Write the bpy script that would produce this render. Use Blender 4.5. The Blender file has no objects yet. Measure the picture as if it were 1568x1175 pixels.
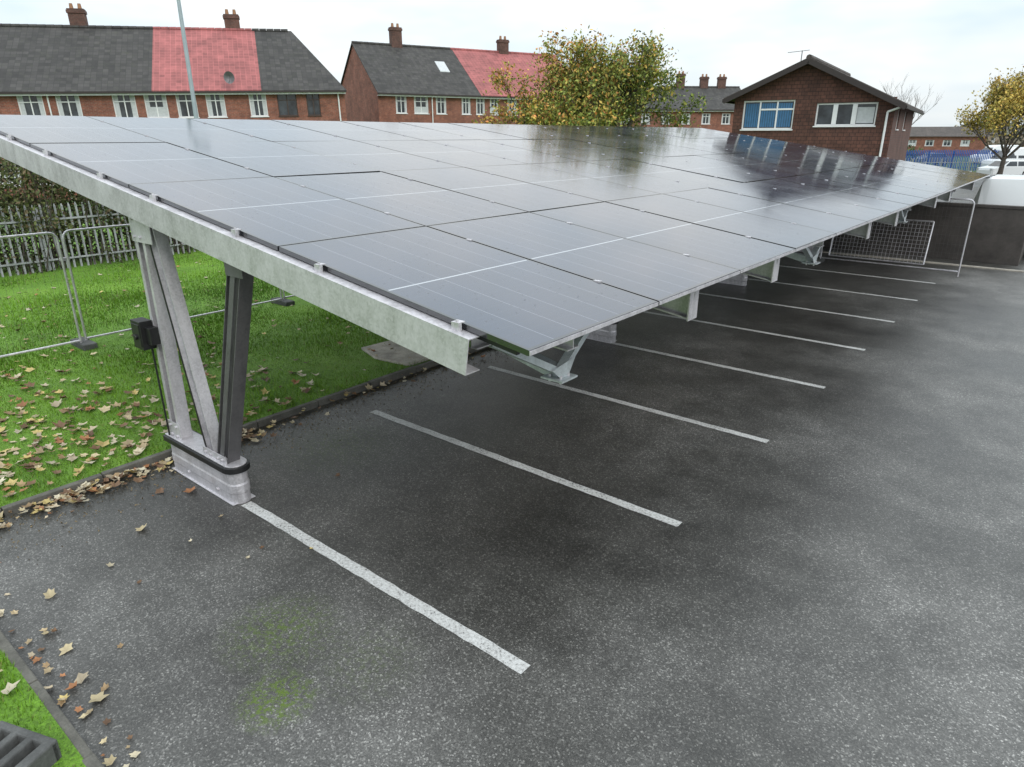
import bpy, math, random
import numpy as np
from mathutils import Vector, Matrix
random.seed(7); rng=np.random.default_rng(7)
sc=bpy.context.scene
COL=sc.collection
RZ=math.radians(-39.0)      # car park axis relative to world

# ---------------------------------------------------------------- materials
def nmat(name):
    m=bpy.data.materials.new(name); m.use_nodes=True
    nt=m.node_tree; nt.nodes.clear()
    o=nt.nodes.new('ShaderNodeOutputMaterial'); b=nt.nodes.new('ShaderNodeBsdfPrincipled')
    nt.links.new(b.outputs[0],o.inputs[0])
    return m,nt,b
class NB:
    def __init__(s,nt): s.nt=nt
    def l(s,a,b): s.nt.links.new(a,b)
    def math(s,op,a,b=None,c=None,clamp=False):
        x=s.nt.nodes.new('ShaderNodeMath'); x.operation=op; x.use_clamp=clamp
        for i,v in enumerate((a,b,c)):
            if v is None: continue
            if isinstance(v,(int,float)): x.inputs[i].default_value=v
            else: s.l(v,x.inputs[i])
        return x.outputs[0]
    def noise(s,vec,scale,detail=4,rough=.55,out=0):
        x=s.nt.nodes.new('ShaderNodeTexNoise'); x.inputs['Scale'].default_value=scale
        x.inputs['Detail'].default_value=detail; x.inputs['Roughness'].default_value=rough
        if vec is not None: s.l(vec,x.inputs['Vector'])
        return x.outputs[out]
    def vor(s,vec,scale,out=0,feat='F1'):
        x=s.nt.nodes.new('ShaderNodeTexVoronoi'); x.feature=feat; x.inputs['Scale'].default_value=scale
        if vec is not None: s.l(vec,x.inputs['Vector'])
        return x.outputs[out]
    def ramp(s,fac,stops):
        x=s.nt.nodes.new('ShaderNodeValToRGB'); s.l(fac,x.inputs[0])
        e=x.color_ramp.elements
        while len(e)<len(stops): e.new(.5)
        for i,(p,c) in enumerate(stops):
            e[i].position=p; e[i].color=(c[0],c[1],c[2],1) if not isinstance(c,(int,float)) else (c,c,c,1)
        return x.outputs[0]
    def mix(s,f,a,b,mode='MIX'):
        x=s.nt.nodes.new('ShaderNodeMix'); x.data_type='RGBA'; x.blend_type=mode
        for sock,v in ((x.inputs[0],f),(x.inputs[6],a),(x.inputs[7],b)):
            if isinstance(v,(int,float)): sock.default_value=v if sock==x.inputs[0] else (v,v,v,1)
            elif isinstance(v,tuple): sock.default_value=(v[0],v[1],v[2],1)
            else: s.l(v,sock)
        return x.outputs[2]
    def bump(s,h,strength,dist,bsdf):
        x=s.nt.nodes.new('ShaderNodeBump'); x.inputs['Strength'].default_value=strength; x.inputs['Distance'].default_value=dist
        s.l(h,x.inputs['Height']); s.l(x.outputs[0],bsdf.inputs['Normal'])
    def obj(s): return s.nt.nodes.new('ShaderNodeTexCoord').outputs['Object']
    def maprange(s,v,a,b,c,d):
        x=s.nt.nodes.new('ShaderNodeMapRange'); s.l(v,x.inputs[0])
        for i,k in enumerate((a,b,c,d)): x.inputs[i+1].default_value=k
        return x.outputs[0]

def simple(name,col,rough=.6,metal=0,var=.15,scale=6,bump=0):
    m,nt,b=nmat(name); N=NB(nt); o=N.obj()
    f=N.noise(o,scale,3)
    c=N.mix(f,tuple(x*(1-var) for x in col),tuple(min(1,x*(1+var)) for x in col))
    N.l(c,b.inputs['Base Color']); b.inputs['Roughness'].default_value=rough; b.inputs['Metallic'].default_value=metal
    return m

def mat_asphalt():
    m,nt,b=nmat('asphalt'); N=NB(nt); o=N.obj()
    big=N.noise(o,.33,4,.6); mid=N.noise(o,1.7,5,.7)
    fine=N.noise(o,110,2,.8); v=N.vor(o,95,1)
    sep=nt.nodes.new('ShaderNodeSeparateColor'); N.l(v,sep.inputs[0])
    st=N.ramp(sep.outputs[0],[(.0,.60),(.55,.86),(.84,1.18),(.95,1.9),(1,2.7)])
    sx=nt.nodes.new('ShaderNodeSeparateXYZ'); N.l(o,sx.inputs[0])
    lane_sheen=N.maprange(sx.outputs[0],-3.5,2.0,0,.17)  # sky sheen painted as lighter colour toward the open lane
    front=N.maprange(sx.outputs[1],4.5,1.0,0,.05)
    damp_shade_sheen=N.ramp(N.math('ADD',N.math('ADD',big,lane_sheen),front),[(.36,(.042,.040,.037)),(.52,(.070,.068,.063)),(.72,(.138,.135,.128))])  # damp patches, with canopy shade and lane sheen painted into the colour
    c=N.mix(1,damp_shade_sheen,N.ramp(mid,[(.3,.68),(.7,1.26)]),'MULTIPLY')
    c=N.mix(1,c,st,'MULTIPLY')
    c=N.mix(1,c,N.ramp(fine,[(.3,.68),(.7,1.32)]),'MULTIPLY')
    tot=None
    for (cx,cy,r,k) in ((-3.38,1.70,.30,1.2),(-3.95,2.1,.5,.6),(-3.2,2.3,.5,.2),(-6.3,4.4,.9,.3)):
        dx=N.math('SUBTRACT',sx.outputs[0],cx); dy=N.math('SUBTRACT',sx.outputs[1],cy)
        d=N.math('SQRT',N.math('ADD',N.math('MULTIPLY',dx,dx),N.math('MULTIPLY',dy,dy)))
        f=N.math('MULTIPLY',N.math('SUBTRACT',1.0,N.math('DIVIDE',d,r),clamp=True),k)
        tot=f if tot is None else N.math('ADD',tot,f)
    n14=N.noise(o,19,6,.85)
    mn=N.ramp(n14,[(.47,0),(.56,1)])
    mf=N.math('MULTIPLY',N.math('MULTIPLY',tot,1.4,clamp=True),mn,clamp=True)
    c=N.mix(mf,c,(.085,.135,.012))
    dk=N.maprange(sx.outputs[0],-7.5,-6.5,.85,0)
    dirt=N.math('MULTIPLY',dk,N.ramp(n14,[(.4,0),(.6,1)]),clamp=True)
    c=N.mix(dirt,c,(.022,.023,.015))
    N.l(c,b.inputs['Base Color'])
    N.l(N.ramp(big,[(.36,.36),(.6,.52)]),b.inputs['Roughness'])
    N.bump(N.math('ADD',N.math('MULTIPLY',sep.outputs[1],.6),fine),.45,.004,b)
    return m

def mat_lawn(name='lawn_soil_grass',k=1.0):
    m,nt,b=nmat(name); N=NB(nt); o=N.obj()
    a=N.noise(o,.7,4,.6); f=N.noise(o,40,3,.7)
    c=N.ramp(a,[(.3,(.085*k,.18*k,.014)),(.5,(.12*k,.25*k,.018)),(.7,(.16*k,.30*k,.026))])
    c=N.mix(1,c,N.ramp(f,[(.3,.5),(.7,1.5)]),'MULTIPLY')
    c=N.mix(N.ramp(N.noise(o,1.9,4,.7),[(.58,0),(.75,.35)]),c,(.14,.14,.04))
    N.l(c,b.inputs['Base Color']); b.inputs['Roughness'].default_value=.8
    N.bump(f,.8,.03,b); return m

def mat_vcol(name,rough=.6):
    m,nt,b=nmat(name); N=NB(nt)
    a=nt.nodes.new('ShaderNodeVertexColor'); a.layer_name='Col'
    N.l(a.outputs[0],b.inputs['Base Color']); b.inputs['Roughness'].default_value=rough
    b.inputs['Specular IOR Level'].default_value=.3
    return m

def mat_steel(name='galvanised_steel',col=.5,rough=.42,metal=.75,tint=(1.02,.99,1.04)):
    m,nt,b=nmat(name); N=NB(nt); o=N.obj()
    v=N.vor(o,60,1); sep=nt.nodes.new('ShaderNodeSeparateColor'); N.l(v,sep.inputs[0])
    mp=nt.nodes.new('ShaderNodeMapping'); N.l(o,mp.inputs[0]); mp.inputs['Scale'].default_value=(1,1,.35)
    n=N.noise(mp.outputs[0],6,6,.7)
    f=N.math('ADD',N.math('MULTIPLY',sep.outputs[0],.16),N.math('MULTIPLY',n,.84))
    c=N.ramp(f,[(.3,tuple(col*.70*t for t in tint)),(.5,tuple(col*.98*t for t in tint)),(.7,tuple(col*1.18*t for t in tint))])
    N.l(c,b.inputs['Base Color']); b.inputs['Metallic'].default_value=metal
    N.l(N.ramp(f,[(.3,rough-.08),(.7,rough+.12)]),b.inputs['Roughness'])
    return m

PW,PL=1.535,2.41   # panel width (along car park), slope length
def mat_panel():
    m,nt,b=nmat('solar_glass'); N=NB(nt)
    tc=nt.nodes.new('ShaderNodeTexCoord'); sx=nt.nodes.new('ShaderNodeSeparateXYZ'); N.l(tc.outputs['UV'],sx.inputs[0])
    u,v=sx.outputs[0],sx.outputs[1]; o=tc.outputs['Object']
    def lines(val,period,half):
        fr=N.math('FRACT',N.math('DIVIDE',val,period))
        d=N.math('MULTIPLY',N.math('MINIMUM',fr,N.math('SUBTRACT',1.0,fr)),period)
        return N.math('LESS_THAN',d,half)
    def within(val,c,h): return N.math('LESS_THAN',N.math('ABSOLUTE',N.math('SUBTRACT',val,c)),h)
    col=lines(N.math('SUBTRACT',u,.0175),(PW-.035)/6,.0028)
    row=lines(N.math('SUBTRACT',v,.0175),(PL-.035)/24,.0014)
    bus=lines(N.math('SUBTRACT',u,.0175),(PW-.035)/60,.0006)
    mid=within(v,PL/2,.0085)
    eu=N.math('MINIMUM',u,N.math('SUBTRACT',PW,u)); ev=N.math('MINIMUM',v,N.math('SUBTRACT',PL,v))
    e=N.math('MINIMUM',eu,ev)
    marg=N.math('LESS_THAN',e,.024)
    at=nt.nodes.new('ShaderNodeVertexColor'); at.layer_name='Col'
    cell=N.mix(1,N.ramp(N.noise(o,.8,2),[(.3,(.008,.012,.028)),(.7,(.014,.020,.042))]),at.outputs[0],'MULTIPLY')
    c=N.mix(N.math('MULTIPLY',bus,.35),cell,(.12,.13,.15))
    c=N.mix(N.math('MULTIPLY',row,.25),c,(.10,.11,.13))
    c=N.mix(N.math('MULTIPLY',col,.75),c,(.20,.21,.25))
    c=N.mix(mid,c,(.34,.36,.39)); c=N.mix(marg,c,(.012,.012,.014))
    drop=N.math('LESS_THAN',N.vor(o,17,0),.12)
    n=N.noise(o,.6,5,.65)
    dmask=N.ramp(n,[(.40,0),(.54,1)])
    dr=N.math('MULTIPLY',drop,dmask)
    c=N.mix(N.math('MULTIPLY',dr,.3),c,(.015,.015,.018))
    c=N.mix(N.math('MULTIPLY',n,.04),c,(.35,.38,.43))
    N.l(c,b.inputs['Base Color'])
    b.inputs['IOR'].default_value=2.0
    r=N.ramp(n,[(.3,.07),(.7,.15)])
    r=N.mix(dr,r,(.5,.5,.5)); N.l(r,b.inputs['Roughness'])
    N.bump(dr,.25,.003,b)
    return m

def mat_brick(name,c1,c2,mortar,scale=1.0,tile=False):
    m,nt,b=nmat(name); N=NB(nt); o=N.obj()
    sx=nt.nodes.new('ShaderNodeSeparateXYZ'); N.l(o,sx.inputs[0])
    cb=nt.nodes.new('ShaderNodeCombineXYZ'); N.l(N.math('ADD',sx.outputs[0],sx.outputs[1]),cb.inputs[0]); N.l(sx.outputs[2],cb.inputs[1])
    br=nt.nodes.new('ShaderNodeTexBrick'); N.l(cb.outputs[0],br.inputs['Vector'])
    br.inputs['Scale'].default_value=1; br.inputs['Brick Width'].default_value=.225*scale; br.inputs['Row Height'].default_value=(.15 if tile else .075)*scale
    br.inputs['Mortar Size'].default_value=.010*scale; br.inputs['Bias'].default_value=-.1
    br.inputs['Color1'].default_value=(*c1,1); br.inputs['Color2'].default_value=(*c2,1); br.inputs['Mortar'].default_value=(*mortar,1)
    c=N.mix(1,br.outputs[0],N.ramp(N.noise(o,1.1,4,.7),[(.3,.65),(.7,1.3)]),'MULTIPLY')
    c=N.mix(1,c,N.ramp(N.noise(o,6,3,.7),[(.3,.75),(.7,1.25)]),'MULTIPLY')
    N.l(c,b.inputs['Base Color']); b.inputs['Roughness'].default_value=.85
    return m

def mat_roof(name,col,var=.35,tw=.30,th=.30,axis=0,moss=.0,mort=.35):
    m,nt,b=nmat(name); N=NB(nt); o=N.obj()
    sx=nt.nodes.new('ShaderNodeSeparateXYZ'); N.l(o,sx.inputs[0])
    cb=nt.nodes.new('ShaderNodeCombineXYZ'); N.l(sx.outputs[axis],cb.inputs[0]); N.l(N.math('MULTIPLY',sx.outputs[1-axis],1.28),cb.inputs[1])
    br=nt.nodes.new('ShaderNodeTexBrick'); N.l(cb.outputs[0],br.inputs['Vector'])
    br.offset=0
    br.inputs['Scale'].default_value=1; br.inputs['Brick Width'].default_value=tw; br.inputs['Row Height'].default_value=th
    br.inputs['Mortar Size'].default_value=.018; br.inputs['Mortar Smooth'].default_value=.6
    br.inputs['Color1'].default_value=(*[x*(1-var*.5) for x in col],1); br.inputs['Color2'].default_value=(*[x*(1+var*.5) for x in col],1)
    br.inputs['Mortar'].default_value=(*[x*mort for x in col],1)
    c=N.mix(1,br.outputs[0],N.ramp(N.noise(o,.9,5,.7),[(.3,.7),(.7,1.3)]),'MULTIPLY')
    if moss: c=N.mix(N.ramp(N.noise(o,3,5,.75),[(.52,0),(.70,moss)]),c,(.06,.065,.04))
    N.l(c,b.inputs['Base Color']); b.inputs['Roughness'].default_value=.75
    return m

def mat_glass(name,col=(.03,.035,.04)):
    m,nt,b=nmat(name); N=NB(nt); o=N.obj()
    c=N.ramp(N.noise(o,1.7,3),[(.35,tuple(x*.5 for x in col)),(.65,tuple(x*1.9 for x in col))])
    N.l(c,b.inputs['Base Color']); b.inputs['Roughness'].default_value=.07; return m

def mat_paint_line():
    m,nt,b=nmat('road_marking_paint'); N=NB(nt); o=N.obj()
    f=N.noise(o,45,4,.75); g=N.noise(o,3,3)
    w=N.math('ADD',N.math('MULTIPLY',f,.75),N.math('MULTIPLY',g,.25))
    c=N.ramp(w,[(.37,(.10,.10,.10)),(.45,(.45,.45,.44)),(.62,(.64,.65,.64))])
    N.l(c,b.inputs['Base Color']); b.inputs['Roughness'].default_value=.6
    N.bump(f,.5,.004,b); return m

def mat_concrete(name,col,s=3):
    m,nt,b=nmat(name); N=NB(nt); o=N.obj()
    c=N.ramp(N.noise(o,s,5,.7),[(.3,tuple(x*.6 for x in col)),(.7,tuple(x*1.3 for x in col))])
    f=N.noise(o,60,3,.7)
    c=N.mix(1,c,N.ramp(f,[(.3,.8),(.7,1.2)]),'MULTIPLY')
    N.l(c,b.inputs['Base Color']); b.inputs['Roughness'].default_value=.85
    N.bump(f,.4,.01,b); return m

M={}
M['asphalt']=mat_asphalt(); M['lawn']=mat_lawn(); M['leafc']=mat_vcol('leaf',.65)
M['steel']=mat_steel(col=.56,rough=.38,metal=.42); M['steel_dk']=mat_steel('dark_steel',.15,.5,.5); M['panel']=mat_panel()  # the dark steel doubles as painted shade on one post leg
M['steel_lt']=mat_steel('bright_aluminium',.62,.35,.6); M['steel_bl']=mat_steel('primed_steel',.50,.45,.35,(.92,1.0,1.05))
M['brick']=mat_brick('red_brick',(.27,.085,.05),(.19,.058,.038),(.20,.15,.12))
M['brick_dk']=mat_brick('dark_brick',(.13,.055,.042),(.09,.04,.032),(.10,.08,.065))
M['tilehung']=mat_brick('hung_clay_tile',(.115,.050,.036),(.08,.037,.028),(.028,.016,.013),1.0,True)
M['roof_dk']=mat_roof('dark_concrete_tile',(.042,.039,.037),.7,moss=.4,mort=.6)
M['roof_red']=mat_roof('red_clay_tile',(.27,.085,.082),.3,mort=1.5)
M['roof_br']=mat_roof('brown_tile',(.075,.062,.055),.3,axis=1)
M['white']=simple('white_upvc',(.75,.76,.76),.4,var=.06)
M['offwhite']=simple('net_curtain',(.5,.52,.53),.8,var=.25,scale=9)
M['blue']=simple('blue_blind',(.04,.14,.28),.6,var=.3)
M['brownframe']=simple('brown_frame',(.05,.03,.022),.5)
M['glass']=mat_glass('window_glass'); M['black']=simple('black_rubber',(.012,.012,.013),.4)
M['darktrim']=simple('dark_timber',(.03,.022,.02),.6)
M['line']=mat_paint_line(); M['kerb']=mat_concrete('kerb_concrete',(.12,.115,.10),4)
M['slab']=mat_concrete('pale_concrete',(.40,.37,.32),3); M['wall']=mat_concrete('wall_concrete',(.065,.057,.052),2)
M['block']=mat_concrete('recycled_plastic_block',(.085,.087,.085),5)
M['bark']=mat_concrete('bark',(.075,.062,.05),6); M['lead']=simple('lead_flashing',(.25,.33,.3),.6)
M['pot']=simple('chimney_pot',(.3,.16,.09),.8)
M['blueF']=simple('blue_paint',(.02,.08,.30),.5); M['vanw']=simple('white_car_paint',(.72,.74,.75),.25,var=.03)
M['greycar']=simple('grey_car_paint',(.10,.11,.12),.3,var=.05)
M['tyre']=simple('tyre',(.015,.015,.015),.8); M['gnd']=mat_lawn('rough_ground',.45)
M['lampcol']=simple('lamp_column_paint',(.34,.40,.43),.45,.3)
M['tan']=simple('render_tan',(.42,.33,.25),.8)
M['palis']=simple('weathered_galvanising',(.40,.41,.43),.55,.25,.3)

# ---------------------------------------------------------------- mesh builder
class MB:
    def __init__(s): s.v=[];s.f=[];s.m=[]
    def add(s,vs,fs,mi=0):
        b=len(s.v); s.v+= [tuple(x) for x in vs]
        for f in fs: s.f.append(tuple(i+b for i in f)); s.m.append(mi)
    def box(s,x0,y0,z0,x1,y1,z1,mi=0):
        x0,x1=min(x0,x1),max(x0,x1);y0,y1=min(y0,y1),max(y0,y1);z0,z1=min(z0,z1),max(z0,z1)
        s.add([(x0,y0,z0),(x1,y0,z0),(x1,y1,z0),(x0,y1,z0),(x0,y0,z1),(x1,y0,z1),(x1,y1,z1),(x0,y1,z1)],
              [(3,2,1,0),(4,5,6,7),(0,1,5,4),(1,2,6,5),(2,3,7,6),(3,0,4,7)],mi)
    def ext(s,prof,p,q,up=(0,0,1),mi=0):
        p=Vector(p);q=Vector(q);d=(q-p).normalized();up=Vector(up)
        sd=d.cross(up)
        if sd.length<1e-4: sd=d.cross(Vector((0,1,0)))
        sd.normalize(); u=sd.cross(d).normalized(); n=len(prof)
        vs=[p+sd*a+u*b for a,b in prof]+[q+sd*a+u*b for a,b in prof]
        fs=[(i,(i+1)%n,n+(i+1)%n,n+i) for i in range(n)]+[tuple(range(n-1,-1,-1)),tuple(range(n,2*n))]
        s.add(vs,fs,mi)
    def beam(s,p,q,w,h,up=(0,0,1),mi=0):
        s.ext([(-w/2,-h/2),(w/2,-h/2),(w/2,h/2),(-w/2,h/2)],p,q,up,mi)
    def ibeam(s,p,q,w,h,t=.012,up=(0,0,1),mi=0):
        a,b=w/2,h/2
        s.ext([(-a,-b),(a,-b),(a,-b+t),(t/2,-b+t),(t/2,b-t),(a,b-t),(a,b),(-a,b),(-a,b-t),(-t/2,b-t),(-t/2,-b+t),(-a,-b+t)],p,q,up,mi)
    def chan(s,p,q,w,h,t=.008,up=(0,0,1),flip=1,mi=0):
        a,b=w*flip,h/2
        s.ext([(0,-b),(a,-b),(a,-b+t),(t*flip,-b+t),(t*flip,b-t),(a,b-t),(a,b),(0,b)],p,q,up,mi)
    def tube(s,p,q,r0,r1=None,n=8,mi=0):
        r1=r0 if r1 is None else r1
        p=Vector(p);q=Vector(q);d=(q-p)
        if d.length<1e-6: return
        d.normalize(); a=d.orthogonal().normalized(); c=d.cross(a)
        vs=[p+(a*math.cos(2*math.pi*i/n)+c*math.sin(2*math.pi*i/n))*r0 for i in range(n)]+[q+(a*math.cos(2*math.pi*i/n)+c*math.sin(2*math.pi*i/n))*r1 for i in range(n)]
        fs=[(i,(i+1)%n,n+(i+1)%n,n+i) for i in range(n)]
        if n>4: fs+=[tuple(range(n-1,-1,-1)),tuple(range(n,2*n))]
        s.add(vs,fs,mi)
    def obj(s,name,mats,parent=None,rot=None,loc=None,bevel=0,smooth=False):
        me=bpy.data.meshes.new(name); me.from_pydata(s.v,[],s.f)
        for mt in mats: me.materials.append(mt)
        me.polygons.foreach_set('material_index',s.m)
        if smooth: me.polygons.foreach_set('use_smooth',[True]*len(s.f))
        me.update()
        ob=bpy.data.objects.new(name,me); COL.objects.link(ob)
        if parent: ob.parent=parent
        if rot is not None: ob.rotation_euler=rot if not isinstance(rot,float) else (0,0,rot)
        if loc is not None: ob.location=loc
        if bevel:
            md=ob.modifiers.new('bevel','BEVEL'); md.width=bevel; md.segments=2; md.limit_method='ANGLE'
        return ob
def empty(name,loc=(0,0,0),rot=0.0):
    e=bpy.data.objects.new(name,None); COL.objects.link(e); e.location=loc
    e.rotation_euler=rot if isinstance(rot,tuple) else (0,0,rot); return e
def vmesh(name,V,F,C,mat,parent=None,rot=None,loc=None):
    me=bpy.data.meshes.new(name); me.from_pydata(V.tolist(),[],F.tolist()); me.materials.append(mat)
    ca=me.color_attributes.new('Col','FLOAT_COLOR','POINT'); cc=np.ones((len(V),4),dtype=np.float32); cc[:,:3]=C
    ca.data.foreach_set('color',cc.ravel()); me.update()
    ob=bpy.data.objects.new(name,me); COL.objects.link(ob)
    if parent: ob.parent=parent
    if rot is not None: ob.rotation_euler=(0,0,rot)
    if loc is not None: ob.location=loc
    return ob
def leaf_cloud(P,size,cols):
    n=len(P); a=rng.normal(size=(n,3)); a/=np.linalg.norm(a,axis=1)[:,None]
    b=rng.normal(size=(n,3)); b-= (b*a).sum(1)[:,None]*a; b/=np.linalg.norm(b,axis=1)[:,None]
    s=size*rng.uniform(.6,1.3,n)[:,None]
    V=np.stack([P-a*s,P-b*s*.55,P+a*s,P+b*s*.55],1).reshape(-1,3)
    F=np.arange(4*n).reshape(n,4); C=np.repeat(cols,4,axis=0); return V,F,C

# ---------------------------------------------------------------- camera / world
cam=bpy.data.cameras.new('camera'); co=bpy.data.objects.new('camera',cam); COL.objects.link(co)
co.location=(0,0,3.5); co.rotation_euler=(math.radians(90-20.25),0,0); cam.sensor_width=36; cam.lens=23.65; cam.clip_end=3000; cam.clip_start=.05
sc.camera=co
w=bpy.data.worlds.new('World'); sc.world=w; w.use_nodes=True; nt=w.node_tree; nt.nodes.clear(); N=NB(nt)
wo=nt.nodes.new('ShaderNodeOutputWorld'); bg=nt.nodes.new('ShaderNodeBackground'); N.l(bg.outputs[0],wo.inputs[0])
sky=nt.nodes.new('ShaderNodeTexSky'); sky.sky_type='NISHITA'; sky.sun_disc=False; sky.sun_elevation=math.radians(38); sky.sun_rotation=math.radians(150)
tc=nt.nodes.new('ShaderNodeTexCoord'); sx=nt.nodes.new('ShaderNodeSeparateXYZ'); N.l(tc.outputs['Generated'],sx.inputs[0])
mp=nt.nodes.new('ShaderNodeMapping'); N.l(tc.outputs['Generated'],mp.inputs[0]); mp.inputs['Scale'].default_value=(1,1,3.2)
cl=N.noise(mp.outputs[0],2.3,4,.6)
elev=N.maprange(sx.outputs[2],0,.9,8.3,18.5)
ccol=N.ramp(cl,[(.34,(.68,.82,.91)),(.5,(.88,.95,.99)),(.64,(1.06,1.07,1.05))])
sc_=nt.nodes.new('ShaderNodeVectorMath'); sc_.operation='SCALE'; N.l(ccol,sc_.inputs[0]); N.l(elev,sc_.inputs['Scale'])
N.l(N.mix(.9,sky.outputs[0],sc_.outputs[0]),bg.inputs[0]); bg.inputs[1].default_value=.118
sl=bpy.data.lights.new('sun','SUN'); sl.energy=1.15; sl.angle=math.radians(18); sl.color=(1,.96,.89)
so=bpy.data.objects.new('sun',sl); COL.objects.link(so)
az=math.radians(150); el=math.radians(38)
sd=Vector((math.sin(az)*math.cos(el),math.cos(az)*math.cos(el),math.sin(el)))
so.rotation_euler=sd.to_track_quat('Z','Y').to_euler()
sc.view_settings.view_transform='Standard'; sc.view_settings.look='None'; sc.view_settings.exposure=0

# ---------------------------------------------------------------- ground
g=MB(); g.box(-900,-300,-.6,900,1500,-.02); g.obj('ground',[M['gnd']])
KX=-7.45; KY=.756
a=MB(); a.add([(KX,KY,0),(60,KY,0),(60,110,0),(KX,110,0)],[(0,1,2,3)]); a.obj('car_park_asphalt',[M['asphalt']],rot=RZ)
def lawn(name,x0,x1,y0,y1,step):
    xs=np.arange(x0,x1+1e-6,step); ys=np.arange(y0,y1+1e-6,step); V=[];F=[]
    nx,ny=len(xs),len(ys)
    for j,y in enumerate(ys):
        for i,x in enumerate(xs):
            e=.075+.02*math.sin(x*1.3+y*.7)*math.sin(y*.9)*min(1,max(0,(x1-x)))
            V.append((x,y,e))
    for j in range(ny-1):
        for i in range(nx-1):
            k=j*nx+i; F.append((k,k+1,k+nx+1,k+nx))
    b=MB(); b.add(V,F); return b.obj(name,[M['lawn']],rot=RZ,smooth=True)
lawn('grass_lawn',-31.53,-7.53,-6,66,.5); lawn('grass_lawn',-7.5,12,-7.3,.70,.5)
kb=MB()
y=-6.0
while y<66:
    kb.box(KX-.075,y+.006,-.05,KX,y+.91,.095+random.uniform(-.008,.008)); y+=.915
x=KX+.002
while x<12:
    kb.box(x+.004,KY-.07,-.05,x+.91,KY,.085+random.uniform(-.008,.008)); x+=.915
kb.obj('kerb_edging',[M['kerb']],rot=RZ,bevel=.008)
ln=MB()
for n in range(8):
    yy=2.947+2.396*n; x0=-5.85 if n==0 else -6.75; x1=-2.26
    k=40; pts0=[];pts1=[]
    for i in range(k+1):
        xx=x0+(x1-x0)*i/k; pts0.append((xx,yy-.055+random.uniform(-.005,.005),.004)); pts1.append((xx,yy+.055+random.uniform(-.005,.005),.004))
    ln.add(pts0+pts1,[(i,i+1,k+2+i,k+1+i) for i in range(k)])
ln.obj('parking_bay_markings',[M['line']],rot=RZ)
sb=MB(); sb.add([(-8.9,6.9,.11),(-8.3,6.7,.11),(-7.6,6.8,.11),(-7.58,7.7,.11),(-7.8,8.3,.11),(-8.8,8.1,.11),(-8.9,6.9,.05),(-8.3,6.7,.05),(-7.6,6.8,.05),(-7.58,7.7,.05),(-7.8,8.3,.05),(-8.8,8.1,.05)],
     [(0,1,2,3,4,5)]+[(i,i+6,(i+1)%6+6,(i+1)%6) for i in range(6)]); sb.obj('concrete_slab',[M['slab']],rot=RZ,bevel=.01)
# grass blades
nb=240000
bx=-7.53-np.abs(rng.beta(1,1.6,nb))*13.5; by=rng.uniform(-1.0,19,nb)
bx2=rng.uniform(-7.4,-1.5,26000); by2=rng.uniform(-1.2,.69,26000)
bx=np.concatenate([bx,bx2]); by=np.concatenate([by,by2]); nb=len(bx)
th=rng.uniform(0,2*math.pi,nb); h=rng.uniform(.022,.06,nb)*(1+.5*np.sin(bx*2.1)*np.sin(by*1.7)); wd=rng.uniform(.003,.007,nb)*(1+np.clip(-bx-9,0,8)*.12)
edge=(bx>-7.62)&(bx<-7.4)&(rng.random(nb)<.5); h=np.where(edge,h*1.6,h)
lean=rng.uniform(0,.04,nb)*np.where(edge,2,1); la=rng.uniform(0,2*math.pi,nb)
z0=np.full(nb,.062)
V=np.stack([np.stack([bx-np.cos(th)*wd,by-np.sin(th)*wd,z0],1),np.stack([bx+np.cos(th)*wd,by+np.sin(th)*wd,z0],1),
            np.stack([bx+np.cos(la)*lean,by+np.sin(la)*lean,z0+h+.015],1)],1).reshape(-1,3)
pt=np.clip(.5+.5*np.sin(bx*.9+1.3*np.sin(by*.6))*np.cos(by*.8),0,1)[:,None]
c=(1-pt)*np.array([.10,.22,.014])+pt*np.array([.185,.36,.025]); c*=rng.uniform(.65,1.35,(nb,1))
dry=rng.random(nb)<.06; c[dry]=np.array([.27,.25,.10])
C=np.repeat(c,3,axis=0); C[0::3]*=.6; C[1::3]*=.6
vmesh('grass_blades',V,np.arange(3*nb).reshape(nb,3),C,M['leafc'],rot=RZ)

# fallen leaves
def leafshape():
    pts=[]
    for i,r in enumerate([1,.6,.88,.55,.8,.4,.3,.4,.8,.55,.88,.6]):
        t=math.pi/2+i*2*math.pi/12; pts.append((r*math.cos(t),r*math.sin(t)))
    return np.array(pts)
LS=leafshape()
def fallen(name,P,S,rot=RZ):
    V=[];F=[];C=[]
    pal=[(.46,.36,.22),(.54,.45,.28),(.32,.22,.12),(.56,.44,.18),(.20,.12,.07),(.50,.42,.30),(.36,.17,.08),(.56,.49,.35),(.17,.10,.06),(.60,.54,.40)]
    for (x,y,z),s in zip(P,S):
        a=random.uniform(0,6.28); tx=random.uniform(-.6,.6); ty=random.uniform(-.6,.6); cu=random.uniform(-.3,1.0); fo=random.uniform(0,.8)
        sxx=random.uniform(.6,1.05)
        col=np.array(random.choice(pal))*random.uniform(.7,1.15); b=len(V)
        V.append((x,y,z+.006)); C.append(col*.8)
        for px,py in LS:
            px*=random.uniform(.75,1.1)*sxx; py*=random.uniform(.8,1.1)
            r2=px*px+py*py
            X=(px*math.cos(a)-py*math.sin(a))*s; Y=(px*math.sin(a)+py*math.cos(a))*s
            Z=max(.002,(tx*px+ty*py)*s*.5+cu*r2*s*.4+fo*abs(px)*s*.7+.010)
            V.append((x+X,y+Y,z+Z)); C.append(col*random.uniform(.75,1.15))
        for i in range(12): F.append((b,b+1+i,b+1+(i+1)%12))
    return vmesh(name,np.array(V),np.array(F),np.array(C),M['leafc'],rot=rot)
P=[];S=[]
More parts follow.
